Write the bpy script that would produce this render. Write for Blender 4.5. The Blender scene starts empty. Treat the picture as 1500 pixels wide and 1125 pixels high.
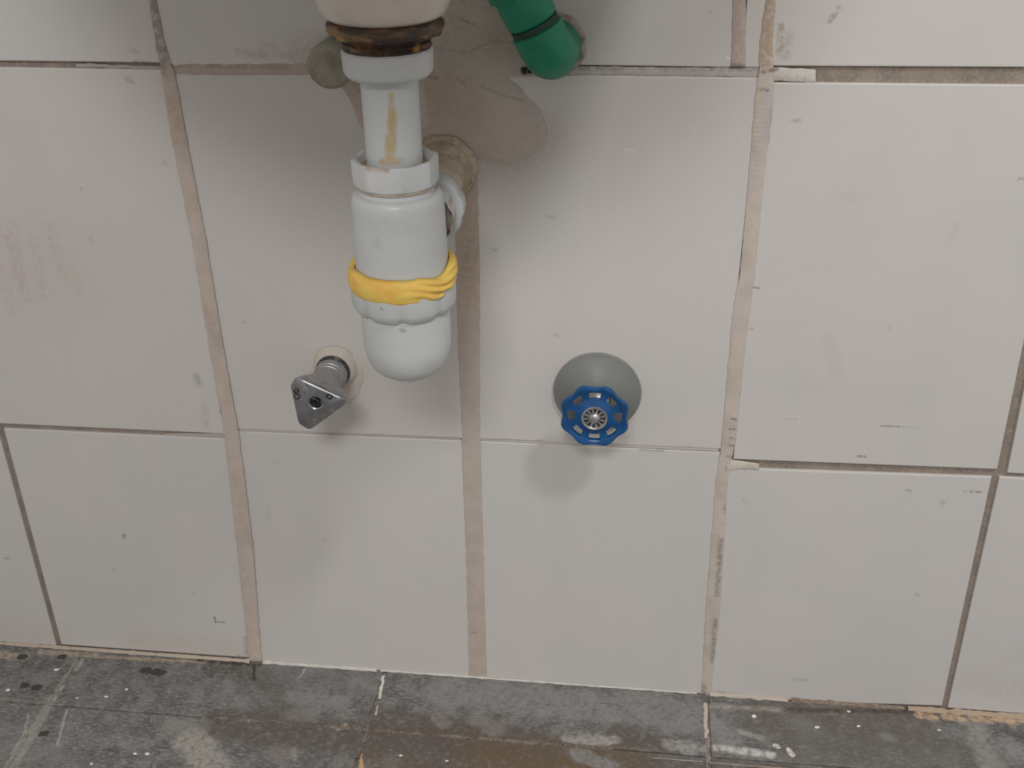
import bpy, bmesh, math, random
from mathutils import Vector, Matrix, noise

random.seed(7)
S = bpy.context.scene
PI = math.pi

# ------------------------------------------------------------------ camera
FPX = 1627.42
PITCH, YAW, ROLL = 0.4986181, -0.12928364, -0.02067021
CAM = Vector((0.33941327, -0.75149405, 0.71897496))
_cy, _sy, _cp, _sp = math.cos(YAW), math.sin(YAW), math.cos(PITCH), math.sin(PITCH)
FW = Vector((_sy * _cp, _cy * _cp, -_sp))
_r0 = Vector((_cy, -_sy, 0)); _u0 = _r0.cross(FW)
_cr, _sr = math.cos(ROLL), math.sin(ROLL)
RT = _cr * _r0 + _sr * _u0
UP = -_sr * _r0 + _cr * _u0
cd = bpy.data.cameras.new('camera'); cam = bpy.data.objects.new('camera', cd)
S.collection.objects.link(cam)
cd.sensor_width = 36; cd.lens = FPX / 1500 * 36; cd.clip_start = .01
m = Matrix((RT, UP, -FW)).transposed().to_4x4(); m.translation = CAM
cam.matrix_world = m
S.camera = cam

# ------------------------------------------------------------------ world, lights, exposure
S.view_settings.view_transform = 'Standard'; S.view_settings.look = 'None'
S.view_settings.gamma = 1; S.view_settings.use_curve_mapping = False
S.view_settings.exposure = 0.0
w = bpy.data.worlds.new('room_light'); S.world = w; w.use_nodes = True
w.node_tree.nodes['Background'].inputs[0].default_value = (1, .965, .925, 1)
w.node_tree.nodes['Background'].inputs[1].default_value = .455

def area(name, loc, target, sx, sy, power, col):
    l = bpy.data.lights.new(name, 'AREA'); l.shape = 'RECTANGLE'; l.size = sx; l.size_y = sy
    l.energy = power; l.color = col
    o = bpy.data.objects.new(name, l); S.collection.objects.link(o); o.location = loc
    o.rotation_euler = (Vector(target) - Vector(loc)).to_track_quat('-Z', 'Y').to_euler()
    return o
area('ceiling_light_front', (.26, -2.55, 2.45), (.3, 0, .45), .8, .45, 33, (.985, .995, 1))
area('side_light', (1.0, -.92, 1.95), (.4, 0, .3), .17, .17, 11, (1, .995, .98))  # unseen lamp for the handwheel's shadow, brought below the ceiling to brighten upper right

# ------------------------------------------------------------------ helpers
def lin(c): 
    c /= 255
    return c / 12.92 if c <= .04045 else ((c + .055) / 1.055) ** 2.4
K = 1.66
def col(r, g, b, k=K):          # colour seen on the photograph -> albedo
    return (min(.85, lin(r) * k), min(.85, lin(g) * k), min(.85, lin(b) * k), 1)

def W(px, py, y=0.0):           # point of the vertical plane y=const behind a photo pixel
    d = FW + RT * ((px - 750) / FPX) - UP * ((py - 562.5) / FPX)
    return CAM + d * ((y - CAM.y) / d.y)
def G(px, py):                  # point of the floor
    d = FW + RT * ((px - 750) / FPX) - UP * ((py - 562.5) / FPX)
    return CAM + d * (-CAM.z / d.z)
def P(px, py):
    v = W(px, py); return (v.x, v.z)

def link(o, parent=None):
    S.collection.objects.link(o)
    if parent: o.parent = parent
    return o
def mesh_obj(name, bm, mat, parent=None, smooth=False, auto=None):
    me = bpy.data.meshes.new(name)
    bmesh.ops.recalc_face_normals(bm, faces=bm.faces)
    bm.to_mesh(me); bm.free()
    me.materials.append(mat)
    if smooth:
        for p in me.polygons: p.use_smooth = True
        if auto is not None: me.set_sharp_from_angle(angle=math.radians(auto))
    return link(bpy.data.objects.new(name, me), parent)
def thing(name, label, cat, loc):
    o = link(bpy.data.objects.new(name, None)); o.location = loc; o.empty_display_size = .02
    o['label'] = label; o['category'] = cat
    return o
def attach(root, *parts):       # parent keeping world coordinates of the meshes
    for p in parts:
        p.parent = root; p.matrix_parent_inverse = Matrix.Translation(root.location).inverted()

# --- materials
class N:
    def __init__(s, name):
        s.mat = bpy.data.materials.new(name); s.mat.use_nodes = True
        s.t = s.mat.node_tree; s.b = s.t.nodes['Principled BSDF']
        s.geo = s.t.nodes.new('ShaderNodeNewGeometry')
    def n(s, typ, **kw):
        x = s.t.nodes.new(typ)
        for k, v in kw.items(): setattr(x, k, v)
        return x
    def l(s, a, b): s.t.links.new(a, b)
    def noise(s, scale, detail=3, rough=.55, vec=None, stretch=None):
        x = s.n('ShaderNodeTexNoise'); x.inputs['Scale'].default_value = scale
        x.inputs['Detail'].default_value = detail; x.inputs['Roughness'].default_value = rough
        v = vec or s.geo.outputs['Position']
        if stretch:
            mp = s.n('ShaderNodeVectorMath', operation='MULTIPLY'); s.l(v, mp.inputs[0])
            mp.inputs[1].default_value = stretch; v = mp.outputs[0]
        s.l(v, x.inputs['Vector']); return x
    def ramp(s, fac, a, b, lo=0., hi=1., smooth=True):
        x = s.n('ShaderNodeMapRange'); x.interpolation_type = 'SMOOTHSTEP' if smooth else 'LINEAR'
        s.l(fac, x.inputs[0]); x.inputs[1].default_value = a; x.inputs[2].default_value = b
        x.inputs[3].default_value = lo; x.inputs[4].default_value = hi; return x.outputs[0]
    def mix(s, fac, a, b):
        x = s.n('ShaderNodeMix', data_type='RGBA')
        if isinstance(fac, float): x.inputs[0].default_value = fac
        else: s.l(fac, x.inputs[0])
        for i, v in ((6, a), (7, b)):
            if isinstance(v, tuple): x.inputs[i].default_value = v
            else: s.l(v, x.inputs[i])
        return x.outputs[2]
    def math(s, op, a, b):
        x = s.n('ShaderNodeMath', operation=op)
        for i, v in ((0, a), (1, b)):
            if isinstance(v, (int, float)): x.inputs[i].default_value = v
            else: s.l(v, x.inputs[i])
        return x.outputs[0]
    def warp(s, amt, scale, detail=3):
        nz = s.noise(scale, detail)
        a = s.n('ShaderNodeVectorMath', operation='SUBTRACT'); s.l(nz.outputs['Color'], a.inputs[0])
        a.inputs[1].default_value = (.5, .5, .5)
        b = s.n('ShaderNodeVectorMath', operation='SCALE'); s.l(a.outputs[0], b.inputs[0]); b.inputs['Scale'].default_value = amt
        c = s.n('ShaderNodeVectorMath', operation='ADD'); s.l(s.geo.outputs['Position'], c.inputs[0]); s.l(b.outputs[0], c.inputs[1])
        return c.outputs[0]
    def capsule(s, vec, a, b, r, soft):
        a = Vector(a); b = Vector(b); ba = b - a
        pa = s.n('ShaderNodeVectorMath', operation='SUBTRACT'); s.l(vec, pa.inputs[0]); pa.inputs[1].default_value = a
        v = pa.outputs[0]
        if ba.length > 1e-5:
            d = s.n('ShaderNodeVectorMath', operation='DOT_PRODUCT'); s.l(v, d.inputs[0]); d.inputs[1].default_value = ba / ba.length_squared
            h = s.n('ShaderNodeClamp'); s.l(d.outputs['Value'], h.inputs[0])
            sc = s.n('ShaderNodeVectorMath', operation='SCALE'); sc.inputs[0].default_value = ba; s.l(h.outputs[0], sc.inputs['Scale'])
            q = s.n('ShaderNodeVectorMath', operation='SUBTRACT'); s.l(v, q.inputs[0]); s.l(sc.outputs[0], q.inputs[1]); v = q.outputs[0]
        L = s.n('ShaderNodeVectorMath', operation='LENGTH'); s.l(v, L.inputs[0])
        return s.ramp(L.outputs['Value'], r * (1 - soft), r * (1 + soft), 1, 0)
    def bump(s, fac, strength, dist):
        x = s.n('ShaderNodeBump'); x.inputs['Strength'].default_value = strength; x.inputs['Distance'].default_value = dist
        s.l(fac, x.inputs['Height']); s.l(x.outputs[0], s.b.inputs['Normal'])
    def out(s, c, rough=.5, metal=0., spec=.5):
        if isinstance(c, tuple): s.b.inputs['Base Color'].default_value = c
        else: s.l(c, s.b.inputs['Base Color'])
        if isinstance(rough, float): s.b.inputs['Roughness'].default_value = rough
        else: s.l(rough, s.b.inputs['Roughness'])
        s.b.inputs['Metallic'].default_value = metal
        s.b.inputs['Specular IOR Level'].default_value = spec
        return s.mat

def paint(nd, c, stains, amt, scale):
    """stains and other painted marks with a shape of their own: (point a, point b, radius, colour, strength, softness)"""
    if not stains: return c
    vec = nd.warp(amt, scale, 5); fine = nd.warp(min(amt, .0022), 620, 4)
    brk = nd.ramp(nd.noise(260, 5, .65).outputs['Fac'], .36, .58, .15 if amt > .0021 else .6, 1.)
    for a, b, r, cc, st, soft in stains:
        f = nd.math('MULTIPLY', nd.capsule(vec if r > .0022 else fine, a, b, r * 1.15, min(.95, soft + .15)), st)
        f = nd.math('MULTIPLY', f, brk)
        c = nd.mix(f, c, cc)
    return c

# ------------------------------------------------------------------ marks on the wall (photo pixels -> wall plane)
PX = .00054
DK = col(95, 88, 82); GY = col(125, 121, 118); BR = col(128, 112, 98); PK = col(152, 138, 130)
BG = col(158, 144, 130); WH = col(190, 186, 180)
wall_marks = []
def wm(x1, y1, x2, y2, r, c, st, soft=.4):
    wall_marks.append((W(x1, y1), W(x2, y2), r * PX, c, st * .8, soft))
for a in [(5, 340, 42, 440), (22, 330, 30, 420), (50, 350, 62, 432), (72, 335, 92, 405), (0, 390, 20, 455)]:
    wm(*a, 8, col(154, 140, 134), .55, .9)
wm(105, 388, 117, 426, 5, BG, .6, .6); wm(30, 380, 60, 400, 60, PK, .22, .9)
wm(20, 200, 60, 320, 30, PK, .15, .9)
wm(288, 552, 292, 562, 5, GY, .8, .8); wm(300, 595, 302, 625, 5, GY, .35, .8)
wm(182, 784, 182, 787, 2.6, DK, 1.); wm(8, 817, 13, 819, 2.2, DK, .8); wm(314, 904, 316, 912, 1.6, DK, .9)
wm(316, 911, 330, 912, 1.4, DK, .8); wm(166, 834, 168, 835, 2, GY, .7); wm(282, 868, 285, 869, 2, GY, .6)
wm(121, 690, 122, 691, 2, GY, .3); wm(133, 345, 134, 355, 3, GY, .4, .8); wm(360, 934, 361, 958, 3.5, BR, .8)
wm(350, 962, 366, 964, 3, DK, .8); wm(376, 950, 378, 962, 3, BR, .6)
wm(200, 940, 350, 952, 22, BG, .5, .9); wm(0, 925, 70, 930, 22, BG, .4, .9)
wm(192, 74, 200, 76, 3, GY, .5); wm(184, 115, 195, 121, 2.5, GY, .8); wm(240, 238, 243, 240, 3, GY, .5)
wm(118, 277, 119, 277, 2, GY, .6); wm(355, 472, 358, 472, 1.6, GY, .7)
wm(200, 92, 232, 98, 3.5, DK, .7); wm(120, 92, 180, 93, 1.4, DK, .8); wm(0, 90, 110, 92, 1.5, DK, .8)  # thin dark lines: dirt, with shade under the tile edge painted in
wm(350, 76, 385, 82, 4, BR, .5, .8); wm(390, 70, 430, 85, 9, BR, .35, .9); wm(440, 70, 470, 90, 14, BR, .35, .9)
# right-hand tiles
wm(1229, 12, 1216, 30, 3, GY, .9); wm(1144, 38, 1142, 78, 3.5, BR, .8); wm(1156, 54, 1151, 82, 4.5, BR, .55, .7)
wm(1040, 17, 1041, 17, 2, GY, .8); wm(1160, 177, 1172, 176, 2.3, GY, .7); wm(1103, 421, 1111, 422, 1.3, DK, .9)
wm(1098, 482, 1103, 482, 1., GY, .9); wm(1290, 624, 1316, 625, 1.2, DK, .9); wm(1316, 625, 1345, 627, .8, GY, .9)
wm(1148, 613, 1166, 614, .9, GY, .7); wm(1257, 668, 1267, 669, 1.8, DK, .9); wm(1422, 720, 1436, 721, 1.5, DK, .9)
wm(1411, 719, 1418, 720, .8, DK, .8); wm(1379, 735, 1381, 737, 3, GY, .7); wm(1328, 718, 1334, 719, 1.6, DK, .7)
wm(1493, 262, 1502, 262, 1.6, DK, .8); wm(1215, 500, 1224, 540, 9, PK, .3, .9); wm(1180, 570, 1340, 590, 18, GY, .10, .9)
wm(1303, 480, 1304, 481, 3, GY, .3); wm(1240, 290, 1250, 292, 6, GY, .15, .9); wm(1400, 330, 1392, 350, 4, GY, .2, .8)
wm(1343, 870, 1345, 872, 3, GY, .5); wm(1165, 995, 1180, 996, 3, GY, .5); wm(1090, 733, 1092, 735, 3, GY, .4)
wm(1050, 1016, 1078, 1019, 5.5, BR, .8, .6); wm(1420, 1000, 1500, 1010, 18, PK, .35, .9)
wm(1440, 980, 1500, 960, 12, BG, .25, .9)
# centre tiles
wm(800, 462, 788, 520, 16, col(170, 156, 145), .28, .95); wm(812, 490, 818, 492, 2, BR, .5)
wm(720, 364, 728, 368, 2.2, GY, .7); wm(800, 317, 812, 318, 2, GY, .5); wm(918, 219, 926, 220, 1.5, WH, .9)
wm(735, 643, 782, 647, 1.8, BR, .5); wm(790, 648, 792, 649, 4, col(150, 118, 85), .8, .7)
wm(938, 659, 972, 661, 1.3, DK, .6); wm(880, 648, 905, 650, 1.3, DK, .6); wm(1000, 652, 1035, 660, 2, GY, .4)
wm(705, 181, 710, 186, 3, BG, .8); wm(745, 235, 790, 200, 26, col(138, 126, 117), .45, .8)
wm(700, 150, 742, 215, 22, col(138, 126, 117), .55, .8)
wm(1072, 104, 1105, 108, 5, PK, .9); wm(1065, 85, 1085, 86, 1.4, WH, .9)
wm(392, 750, 394, 758, 3, GY, .3); wm(476, 790, 478, 791, 1.4, DK, .6); wm(616, 592, 618, 594, 2, GY, .4)
wm(395, 677, 405, 678, 2, GY, .3); wm(300, 985, 340, 990, 4, DK, .2)
# grout marks
g_marks = []
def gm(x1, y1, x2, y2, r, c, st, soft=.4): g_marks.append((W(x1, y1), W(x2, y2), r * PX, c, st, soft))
gm(250, 150, 264, 200, 9, col(140, 122, 100), .6, .8); gm(302, 452, 322, 500, 8, col(136, 122, 112), .5, .8)
gm(225, 0, 238, 90, 9, col(118, 112, 108), .9, .5); gm(236, 98, 246, 106, 8, col(128, 116, 110), .7, .6)
for y in (215, 228, 323): gm(251 + (y - 215) * .2, y, 253 + (y - 215) * .2, y + 4, 2.2, DK, .9)
gm(323, 596, 325, 604, 2, DK, .9); gm(355, 830, 362, 834, 2, BR, .7); gm(371, 930, 378, 960, 7, BG, .9, .6)
gm(1129, 0, 1122, 90, 9, col(142, 124, 108), .95, .5); gm(1083, 0, 1083, 90, 9, col(140, 128, 120), .8, .6)
gm(1131, 165, 1124, 200, 6, GY, .8, .6); gm(1126, 130, 1115, 245, 5, col(150, 146, 142), .8, .7)
gm(1112, 124, 1108, 200, 4, col(165, 152, 138), .6, .8)
for i in range(16): 
    y = 150 + i * 7; gm(1106 - i * .9, y, 1120 - i * .9, y + 2, 1., GY, .35)
for y in (613, 628, 641, 652, 668): gm(1071 - (y - 613) * .1, y, 1078 - (y - 613) * .1, y + 1, 1.6, DK, .75)
gm(1047, 705, 1044, 760, 3, col(160, 148, 130), .6); gm(1060, 740, 1062, 748, 3, GY, .8)
for y0, y1 in ((790, 822), (826, 845), (850, 872), (908, 935), (938, 968)):
    gm(1056 - (y0 - 790) * .07, y0, 1056 - (y1 - 790) * .07, y1, 3.2, col(112, 107, 102), .9, .8)
gm(1030, 1005, 1031, 1022, 4, BR, .9); gm(690, 926, 698, 926, 1.3, BR, .9); gm(690, 300, 690, 440, 15, col(140, 124, 112), .8, .8)
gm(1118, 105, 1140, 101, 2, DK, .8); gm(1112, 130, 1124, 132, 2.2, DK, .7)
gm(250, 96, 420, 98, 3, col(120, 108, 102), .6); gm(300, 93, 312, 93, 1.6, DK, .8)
gm(850, 100, 1110, 102, 3, col(112, 108, 105), .75, .6)
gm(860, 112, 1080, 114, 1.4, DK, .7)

# ------------------------------------------------------------------ materials
def wall_tile_mat(marks, seed=0., tint=(162, 158.5, 155)):
    nd = N('glazed_wall_tile')
    c = col(*tint)
    c = nd.mix(nd.ramp(nd.noise(7, 3).outputs['Fac'], .35, .68), c, col(165, 160.5, 156.5))
    c = nd.mix(nd.ramp(nd.noise(30, 4, stretch=(1, 1, .12)).outputs['Fac'], .45, .75, 0, .22), c, col(156, 154, 152))
    c = nd.mix(nd.ramp(nd.noise(800, 2, stretch=(1, 1, .3)).outputs['Fac'], .5, .8, 0, .25), c, col(150, 146, 142))
    c = nd.mix(nd.ramp(nd.noise(75, 5, .7, stretch=(.35, 1, 1)).outputs['Fac'], .66, .76, 0, .32), c, col(138, 132, 127))
    c = nd.mix(nd.ramp(nd.noise(46, 5, .7, stretch=(1, 1, .3)).outputs['Fac'], .64, .76, 0, .30), c, col(162, 146, 138))
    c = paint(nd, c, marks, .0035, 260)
    nd.bump(nd.noise(14, 2).outputs['Fac'], .25, .002)
    return nd.out(c, .42, 0, .35)

def grout_mat(base, marks, dirt=.5):
    nd = N('grout')
    c = nd.mix(nd.ramp(nd.noise(60, 4).outputs['Fac'], .35, .7, 0, dirt), base, col(128, 116, 106))
    c = nd.mix(nd.ramp(nd.noise(500, 3).outputs['Fac'], .45, .75, 0, .5), c, col(140, 132, 124))
    c = paint(nd, c, marks, .003, 300)
    nd.bump(nd.noise(600, 4).outputs['Fac'], .35, .0006)
    return nd.out(c, .85, 0, .2)

m_wall = grout_mat(col(106, 97, 89), [], .6)
m_grout = grout_mat(col(158, 147, 138), [], .35)
nd = N('dark_recess'); m_dark = nd.out((.012, .012, .012, 1), .9)

# ------------------------------------------------------------------ the wall and its tiles
def box_bm(x0, x1, y0, y1, z0, z1, bm=None):
    bm = bm or bmesh.new()
    v = [bm.verts.new((x, y, z)) for x in (x0, x1) for y in (y0, y1) for z in (z0, z1)]
    for f in ((0, 1, 3, 2), (4, 6, 7, 5), (0, 4, 5, 1), (2, 3, 7, 6), (0, 2, 6, 4), (1, 5, 7, 3)):
        bm.faces.new([v[i] for i in f])
    return bm
GD = .0026       # depth of the raked joints
wall = mesh_obj('wall_back', box_bm(-1.0, 1.5, GD, .10, -.03, 2.6), m_wall); wall['kind'] = 'structure'

def tile(corners, seed, face=0.0, under=""):
    """corners (x,z): tl, tr, br, bl; glazed slab with eased edges"""
    bm = bmesh.new(); n = 4; c = .0009
    P4 = [Vector((x, 0, z)) for x, z in corners]
    u = .0022                       # edges hidden under flush grout
    if 'l' in under: P4[0].x -= u; P4[3].x -= u
    if 'r' in under: P4[1].x += u; P4[2].x += u
    if 't' in under: P4[0].z += u; P4[1].z += u
    if 'b' in under: P4[3].z -= u; P4[2].z -= u
    sg = [(1, -1), (-1, -1), (-1, 1), (1, 1)]
    rnd = random.Random(seed)
    dy = [face + rnd.uniform(-.0003, .0003) for _ in range(4)]
    f0 = [bm.verts.new((p.x + s[0] * c, dy[i], p.z + s[1] * c)) for i, (p, s) in enumerate(zip(P4, sg))]
    f1 = [bm.verts.new((p.x + s[0] * c * .3, dy[i] + c * .25, p.z + s[1] * c * .3)) for i, (p, s) in enumerate(zip(P4, sg))]
    f2 = [bm.verts.new((p.x, dy[i] + c, p.z)) for i, p in enumerate(P4)]
    f3 = [bm.verts.new((p.x, GD + .004, p.z)) for p in P4]
    bm.faces.new(f0)
    for a, b in ((f0, f1), (f1, f2), (f2, f3)):
        for i in range(4):
            j = (i + 1) % 4; bm.faces.new((a[i], b[i], b[j], a[j]))
    xs = [p.x for p in P4]; zs = [p.z for p in P4]
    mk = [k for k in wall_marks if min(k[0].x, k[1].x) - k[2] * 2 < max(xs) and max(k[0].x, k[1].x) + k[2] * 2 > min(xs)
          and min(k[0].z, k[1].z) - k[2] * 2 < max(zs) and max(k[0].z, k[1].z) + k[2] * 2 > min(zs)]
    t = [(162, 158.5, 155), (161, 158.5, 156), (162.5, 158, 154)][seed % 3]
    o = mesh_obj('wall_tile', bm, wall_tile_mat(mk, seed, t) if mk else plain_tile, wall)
    return o
plain_tile = wall_tile_mat([])

z_hi = [.846, 1.146, 1.446, 1.746, 2.046, 2.346]
p = P
def ext(a, z):   # continue a vertical joint upward from point a
    return (a[0], z)
# left of the frame
tile([(-.398, .846), (-.203, .846), (-.203, .549), (-.398, .549)], 1)
tile([(-.398, .5445), (-.203, .5445), (-.2025, .2505), (-.398, .2505)], 2)
tile([(-.398, .2455), (p(-3, 630)[0], .2455), (p(82, 943)[0], .0015), (-.398, .0015)], 3)
# left column
tl_b, tr_b = (-.2, p(0, 89)[1]), p(231, 92)
tile([(-.2, .846), (p(218, -5)[0], .846), tr_b, tl_b], 4, under='r')
tile([(-.2, p(0, 98)[1]), p(238, 102), p(329, 636), (-.1995, p(0, 621)[1])], 5, under='r')
tile([p(5, 628), p(330, 643), p(369, 964), p(90, 944)], 6, under='r')
# centre columns
tile([(p(228, 0)[0], .846), (.2, .846), (.2, p(600, 92)[1]), p(242, 93)], 7, under='lb')
tile([p(256, 108), (p(670, 400)[0], p(600, 109)[1]), p(677, 642), p(351, 629)], 8, under='lrt')
tile([p(351, 632), p(677, 645.5), p(686, 994), p(382, 970)], 9, under='lr')
tile([(.206, .846), (p(1073, 0)[0], .846), p(1073, 99), (.206, p(700, 93)[1])], 10, under='r')
tile([(p(1092, 0)[0], .846), (p(1123, 0)[0], .846), p(1114, 99), p(1092, 99)], 11, under='lr')
tile([(p(703, 400)[0], p(700, 108)[1]), p(1108, 114), p(1052, 658), p(704, 643)], 12, under='lr')
tile([p(705, 646.5), p(1051, 662.5), p(1028, 1021), p(713, 998)], 13, under='lr')
# right columns
tile([(p(1136, 0)[0], .846), (p(1540, 0)[0], .846), p(1545, 99), p(1131, 97)], 14, under='l')
tile([p(1134, 121), p(1578, 125), p(1461, 688), p(1078, 673)], 15, under='l')
tile([p(1067, 686), p(1453, 699), p(1380, 1034), p(1042, 1024)], 16, under='l')
tile([(p(1552, 0)[0], .846), (.835, .846), (.835, p(1557, 100)[1]), p(1557, 100)], 17)
tile([p(1590, 126), (.835, p(1590, 126)[1]), (.835, p(1475, 693)[1]), p(1475, 693)], 18)
tile([p(1464, 699), (.84, p(1464, 699)[1]), (.84, .0015), p(1388, 1037)], 19)
# the tiling goes on above and beside the part in view
xl = [-.8, -.6, -.4, -.2, .0, .205, .415, .62, .835, 1.04, 1.25, 1.45]
s = 20
for i in range(len(xl) - 1):
    for z0 in [.85, 1.15, 1.45, 1.75, 2.05]:
        tile([(xl[i] + .0025, z0 + .295), (xl[i + 1] - .0025, z0 + .295), (xl[i + 1] - .0025, z0 + .001), (xl[i] + .0025, z0 + .001)], s); s += 1
    if xl[i + 1] < -.39 or xl[i] > .83:
        for a, b in ((.846, .549), (.5445, .2505), (.2455, .0015)):
            tile([(xl[i] + .0025, a), (xl[i + 1] - .0025, a), (xl[i + 1] - .0025, b), (xl[i] + .0025, b)], s); s += 1

def strip(pts, name='grout_joint', mat=None, y=-.0004, rough=.0005, seed=0, step=.003, horizontal=False, base=None, marks=True):
    """flush grout: pts = [(edge a px), (edge b px)] pairs along the joint, ragged edges"""
    pa = [W(*q[0]) for q in pts]; pb = [W(*q[1]) for q in pts]
    A = []; B = []
    for i in range(len(pts) - 1):
        L = (pa[i + 1] - pa[i]).length; n = max(1, int(L / step))
        for k in range(n):
            A.append(pa[i].lerp(pa[i + 1], k / n)); B.append(pb[i].lerp(pb[i + 1], k / n))
    A.append(pa[-1]); B.append(pb[-1])
    bm = bmesh.new(); rows = []
    for i, (a, b) in enumerate(zip(A, B)):
        d = (b - a).normalized()
        q = (a.x + a.z)
        ja = noise.noise((q * 130, seed, 0)) * rough * 1.6 + noise.noise((q * 600, seed, 5)) * rough
        jb = noise.noise((q * 130, seed, 9)) * rough * 1.6 + noise.noise((q * 600, seed, 14)) * rough
        a2 = a - d * ja; b2 = b + d * jb
        h = noise.noise((q * 90, seed, 3)) * .00015
        row = []
        for t, yy in ((0, y + .0003), (.05, y + .0001 + h), (.5, y + .00015 + h), (.95, y + h), (1, y + .0003)):
            v = a2.lerp(b2, t); row.append(bm.verts.new((v.x, yy, v.z)))
        rows.append(row)
    for r0, r1 in zip(rows, rows[1:]):
        for k in range(4): bm.faces.new((r0[k], r0[k + 1], r1[k + 1], r1[k]))
    lo = Vector((min(v.co.x for v in bm.verts), 0, min(v.co.z for v in bm.verts)))
    hi = Vector((max(v.co.x for v in bm.verts), 0, max(v.co.z for v in bm.verts)))
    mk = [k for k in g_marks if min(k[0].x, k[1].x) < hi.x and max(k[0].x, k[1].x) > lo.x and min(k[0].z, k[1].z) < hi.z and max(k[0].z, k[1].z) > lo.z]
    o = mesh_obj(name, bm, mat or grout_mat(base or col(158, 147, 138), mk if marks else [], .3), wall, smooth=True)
    md = o.modifiers.new('thickness', 'SOLIDIFY'); md.thickness = .0008; md.offset = -1
    return o
def v2(*rows): return [((a, y), (b, y)) for y, a, b in rows]
def h2(*rows): return [((x, a), (x, b)) for x, a, b in rows]
strip(v2((-40, 212, 222), (0, 220, 228), (60, 229, 240), (94, 236, 250), (104, 237, 256), (200, 252, 273), (350, 282, 302), (500, 306, 326), (640, 330, 351), (800, 348, 371), (969, 366, 383)), seed=1)
strip(v2((185, 668, 698), (400, 667, 703), (640, 676, 704), (800, 682, 708), (997, 686, 713)), seed=2, base=col(153, 142, 134))
strip(v2((-40, 1126, 1138), (0, 1122, 1136), (60, 1113, 1132), (98, 1112, 1133), (130, 1107, 1134), (180, 1103, 1130), (250, 1097, 1120), (400, 1084, 1106), (450, 1074, 1099), (550, 1065, 1087), (640, 1058, 1079), (700, 1049, 1066), (800, 1041, 1060), (900, 1033, 1054), (1000, 1028, 1043), (1023, 1027, 1042)), seed=3, base=col(160, 151, 143))
strip(v2((-40, 1074, 1094), (50, 1072, 1092), (98, 1070, 1092)), seed=4)
strip(h2((250, 93, 108), (330, 93.5, 110), (480, 93, 109), (560, 92, 109)), seed=5, base=col(148, 137, 130))
strip(h2((820, 97, 110), (1000, 99, 113), (1115, 99, 115)), seed=6, base=col(156, 150, 145), y=.0006)
strip(h2((343, 628, 633), (500, 634, 639), (677, 642, 646)), seed=7, y=.0006, rough=.0002, base=col(150, 144, 138))
strip(h2((703, 642.5, 647), (880, 650, 655), (1053, 657.5, 663)), seed=8, y=.0005, rough=.0002, base=col(158, 152, 146))
strip(h2((1128, 99, 119), (1160, 100, 120), (1195, 102, 122)), seed=9, base=col(168, 163, 157), y=.0004)
strip(h2((1062, 672, 690), (1085, 675, 688), (1112, 679, 688)), seed=10, base=col(170, 163, 155))
strip(h2((110, 93, 100), (180, 96, 101), (240, 97, 104)), seed=11, base=col(138, 132, 126), y=.0008)
strip(h2((240, 636, 640), (332, 636, 645)), seed=12, base=col(142, 136, 128), y=.0012, rough=.0003)

# mortar repair round the drain outlet, slightly uneven and proud of the tiles
patch_marks = []
def pm(x1, y1, x2, y2, r, c, st, soft=.4): patch_marks.append((W(x1, y1), W(x2, y2), r * PX, c, st, soft))
MD = col(78, 70, 64)
for a in ((640, 69, 682, 76), (690, 74, 722, 60), (672, 28, 698, 36), (722, 60, 752, 62)): pm(*a, 1.4, MD, 1.)
for a in ((671, 114, 682, 124), (706, 126, 735, 139), (735, 139, 766, 147), (622, 110, 640, 114)): pm(*a, 2.0, MD, 1.)
pm(720, 180, 775, 205, 48, col(158, 150, 144), .9, .9); pm(690, 95, 760, 90, 26, col(140, 133, 124), .5, .8); pm(640, 140, 680, 160, 30, col(132, 118, 110), .6, .8)
pm(768, 103, 776, 102, 4.5, (.012, .012, .01, 1), 1., .25); pm(615, 130, 622, 180, 5, col(160, 150, 142), .7, .6)
def blob(name, outline, mat, y, h=.0008, seed=0, rag=.0012, parent=None, plane='wall'):
    pts = []
    n = len(outline)
    for i in range(n):
        a = outline[i]; b = outline[(i + 1) % n]; L = math.dist(a, b); k = max(1, int(L / 5))
        for j in range(k): pts.append((a[0] + (b[0] - a[0]) * j / k, a[1] + (b[1] - a[1]) * j / k))
    W3 = [W(*q) if plane == 'wall' else G(*q) for q in pts]
    c = sum(W3, Vector()) / len(W3)
    W3 = [c + (v - c) * (1 + noise.noise(v * 90 + Vector((seed, 0, 0))) * rag / max(.01, (v - c).length) * 2) for v in W3]
    bm = bmesh.new(); rings = []
    for s_, hh in ((1., 0), (.965, .7), (.9, 1), (.7, 1), (.45, 1), (.2, 1)):
        ring = []
        for v in W3:
            q = c + (v - c) * s_
            e = (hh * h + noise.noise(q * 60 + Vector((seed, 3, 0))) * h * .35 * min(1, hh)) if hh else 0
            ring.append(bm.verts.new((q.x, y - e, q.z) if plane == 'wall' else (q.x, q.y, y + e)))
        rings.append(ring)
    cv = bm.verts.new((c.x, y - h, c.z) if plane == 'wall' else (c.x, c.y, y + h))
    m_ = len(W3)
    for a, b in zip(rings, rings[1:]):
        for i in range(m_): bm.faces.new((a[i], a[(i + 1) % m_], b[(i + 1) % m_], b[i]))
    for i in range(m_): bm.faces.new((rings[-1][i], rings[-1][(i + 1) % m_], cv))
    bm.faces.new(rings[0])
    return mesh_obj(name, bm, mat, parent or wall, smooth=True, auto=60)
nd = N('mortar')
c = nd.mix(nd.ramp(nd.noise(28, 5).outputs['Fac'], .35, .65), col(154, 144, 136), col(140, 131, 123))
c = nd.mix(nd.ramp(nd.noise(300, 4).outputs['Fac'], .5, .75, 0, .5), c, col(112, 103, 96))
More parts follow.
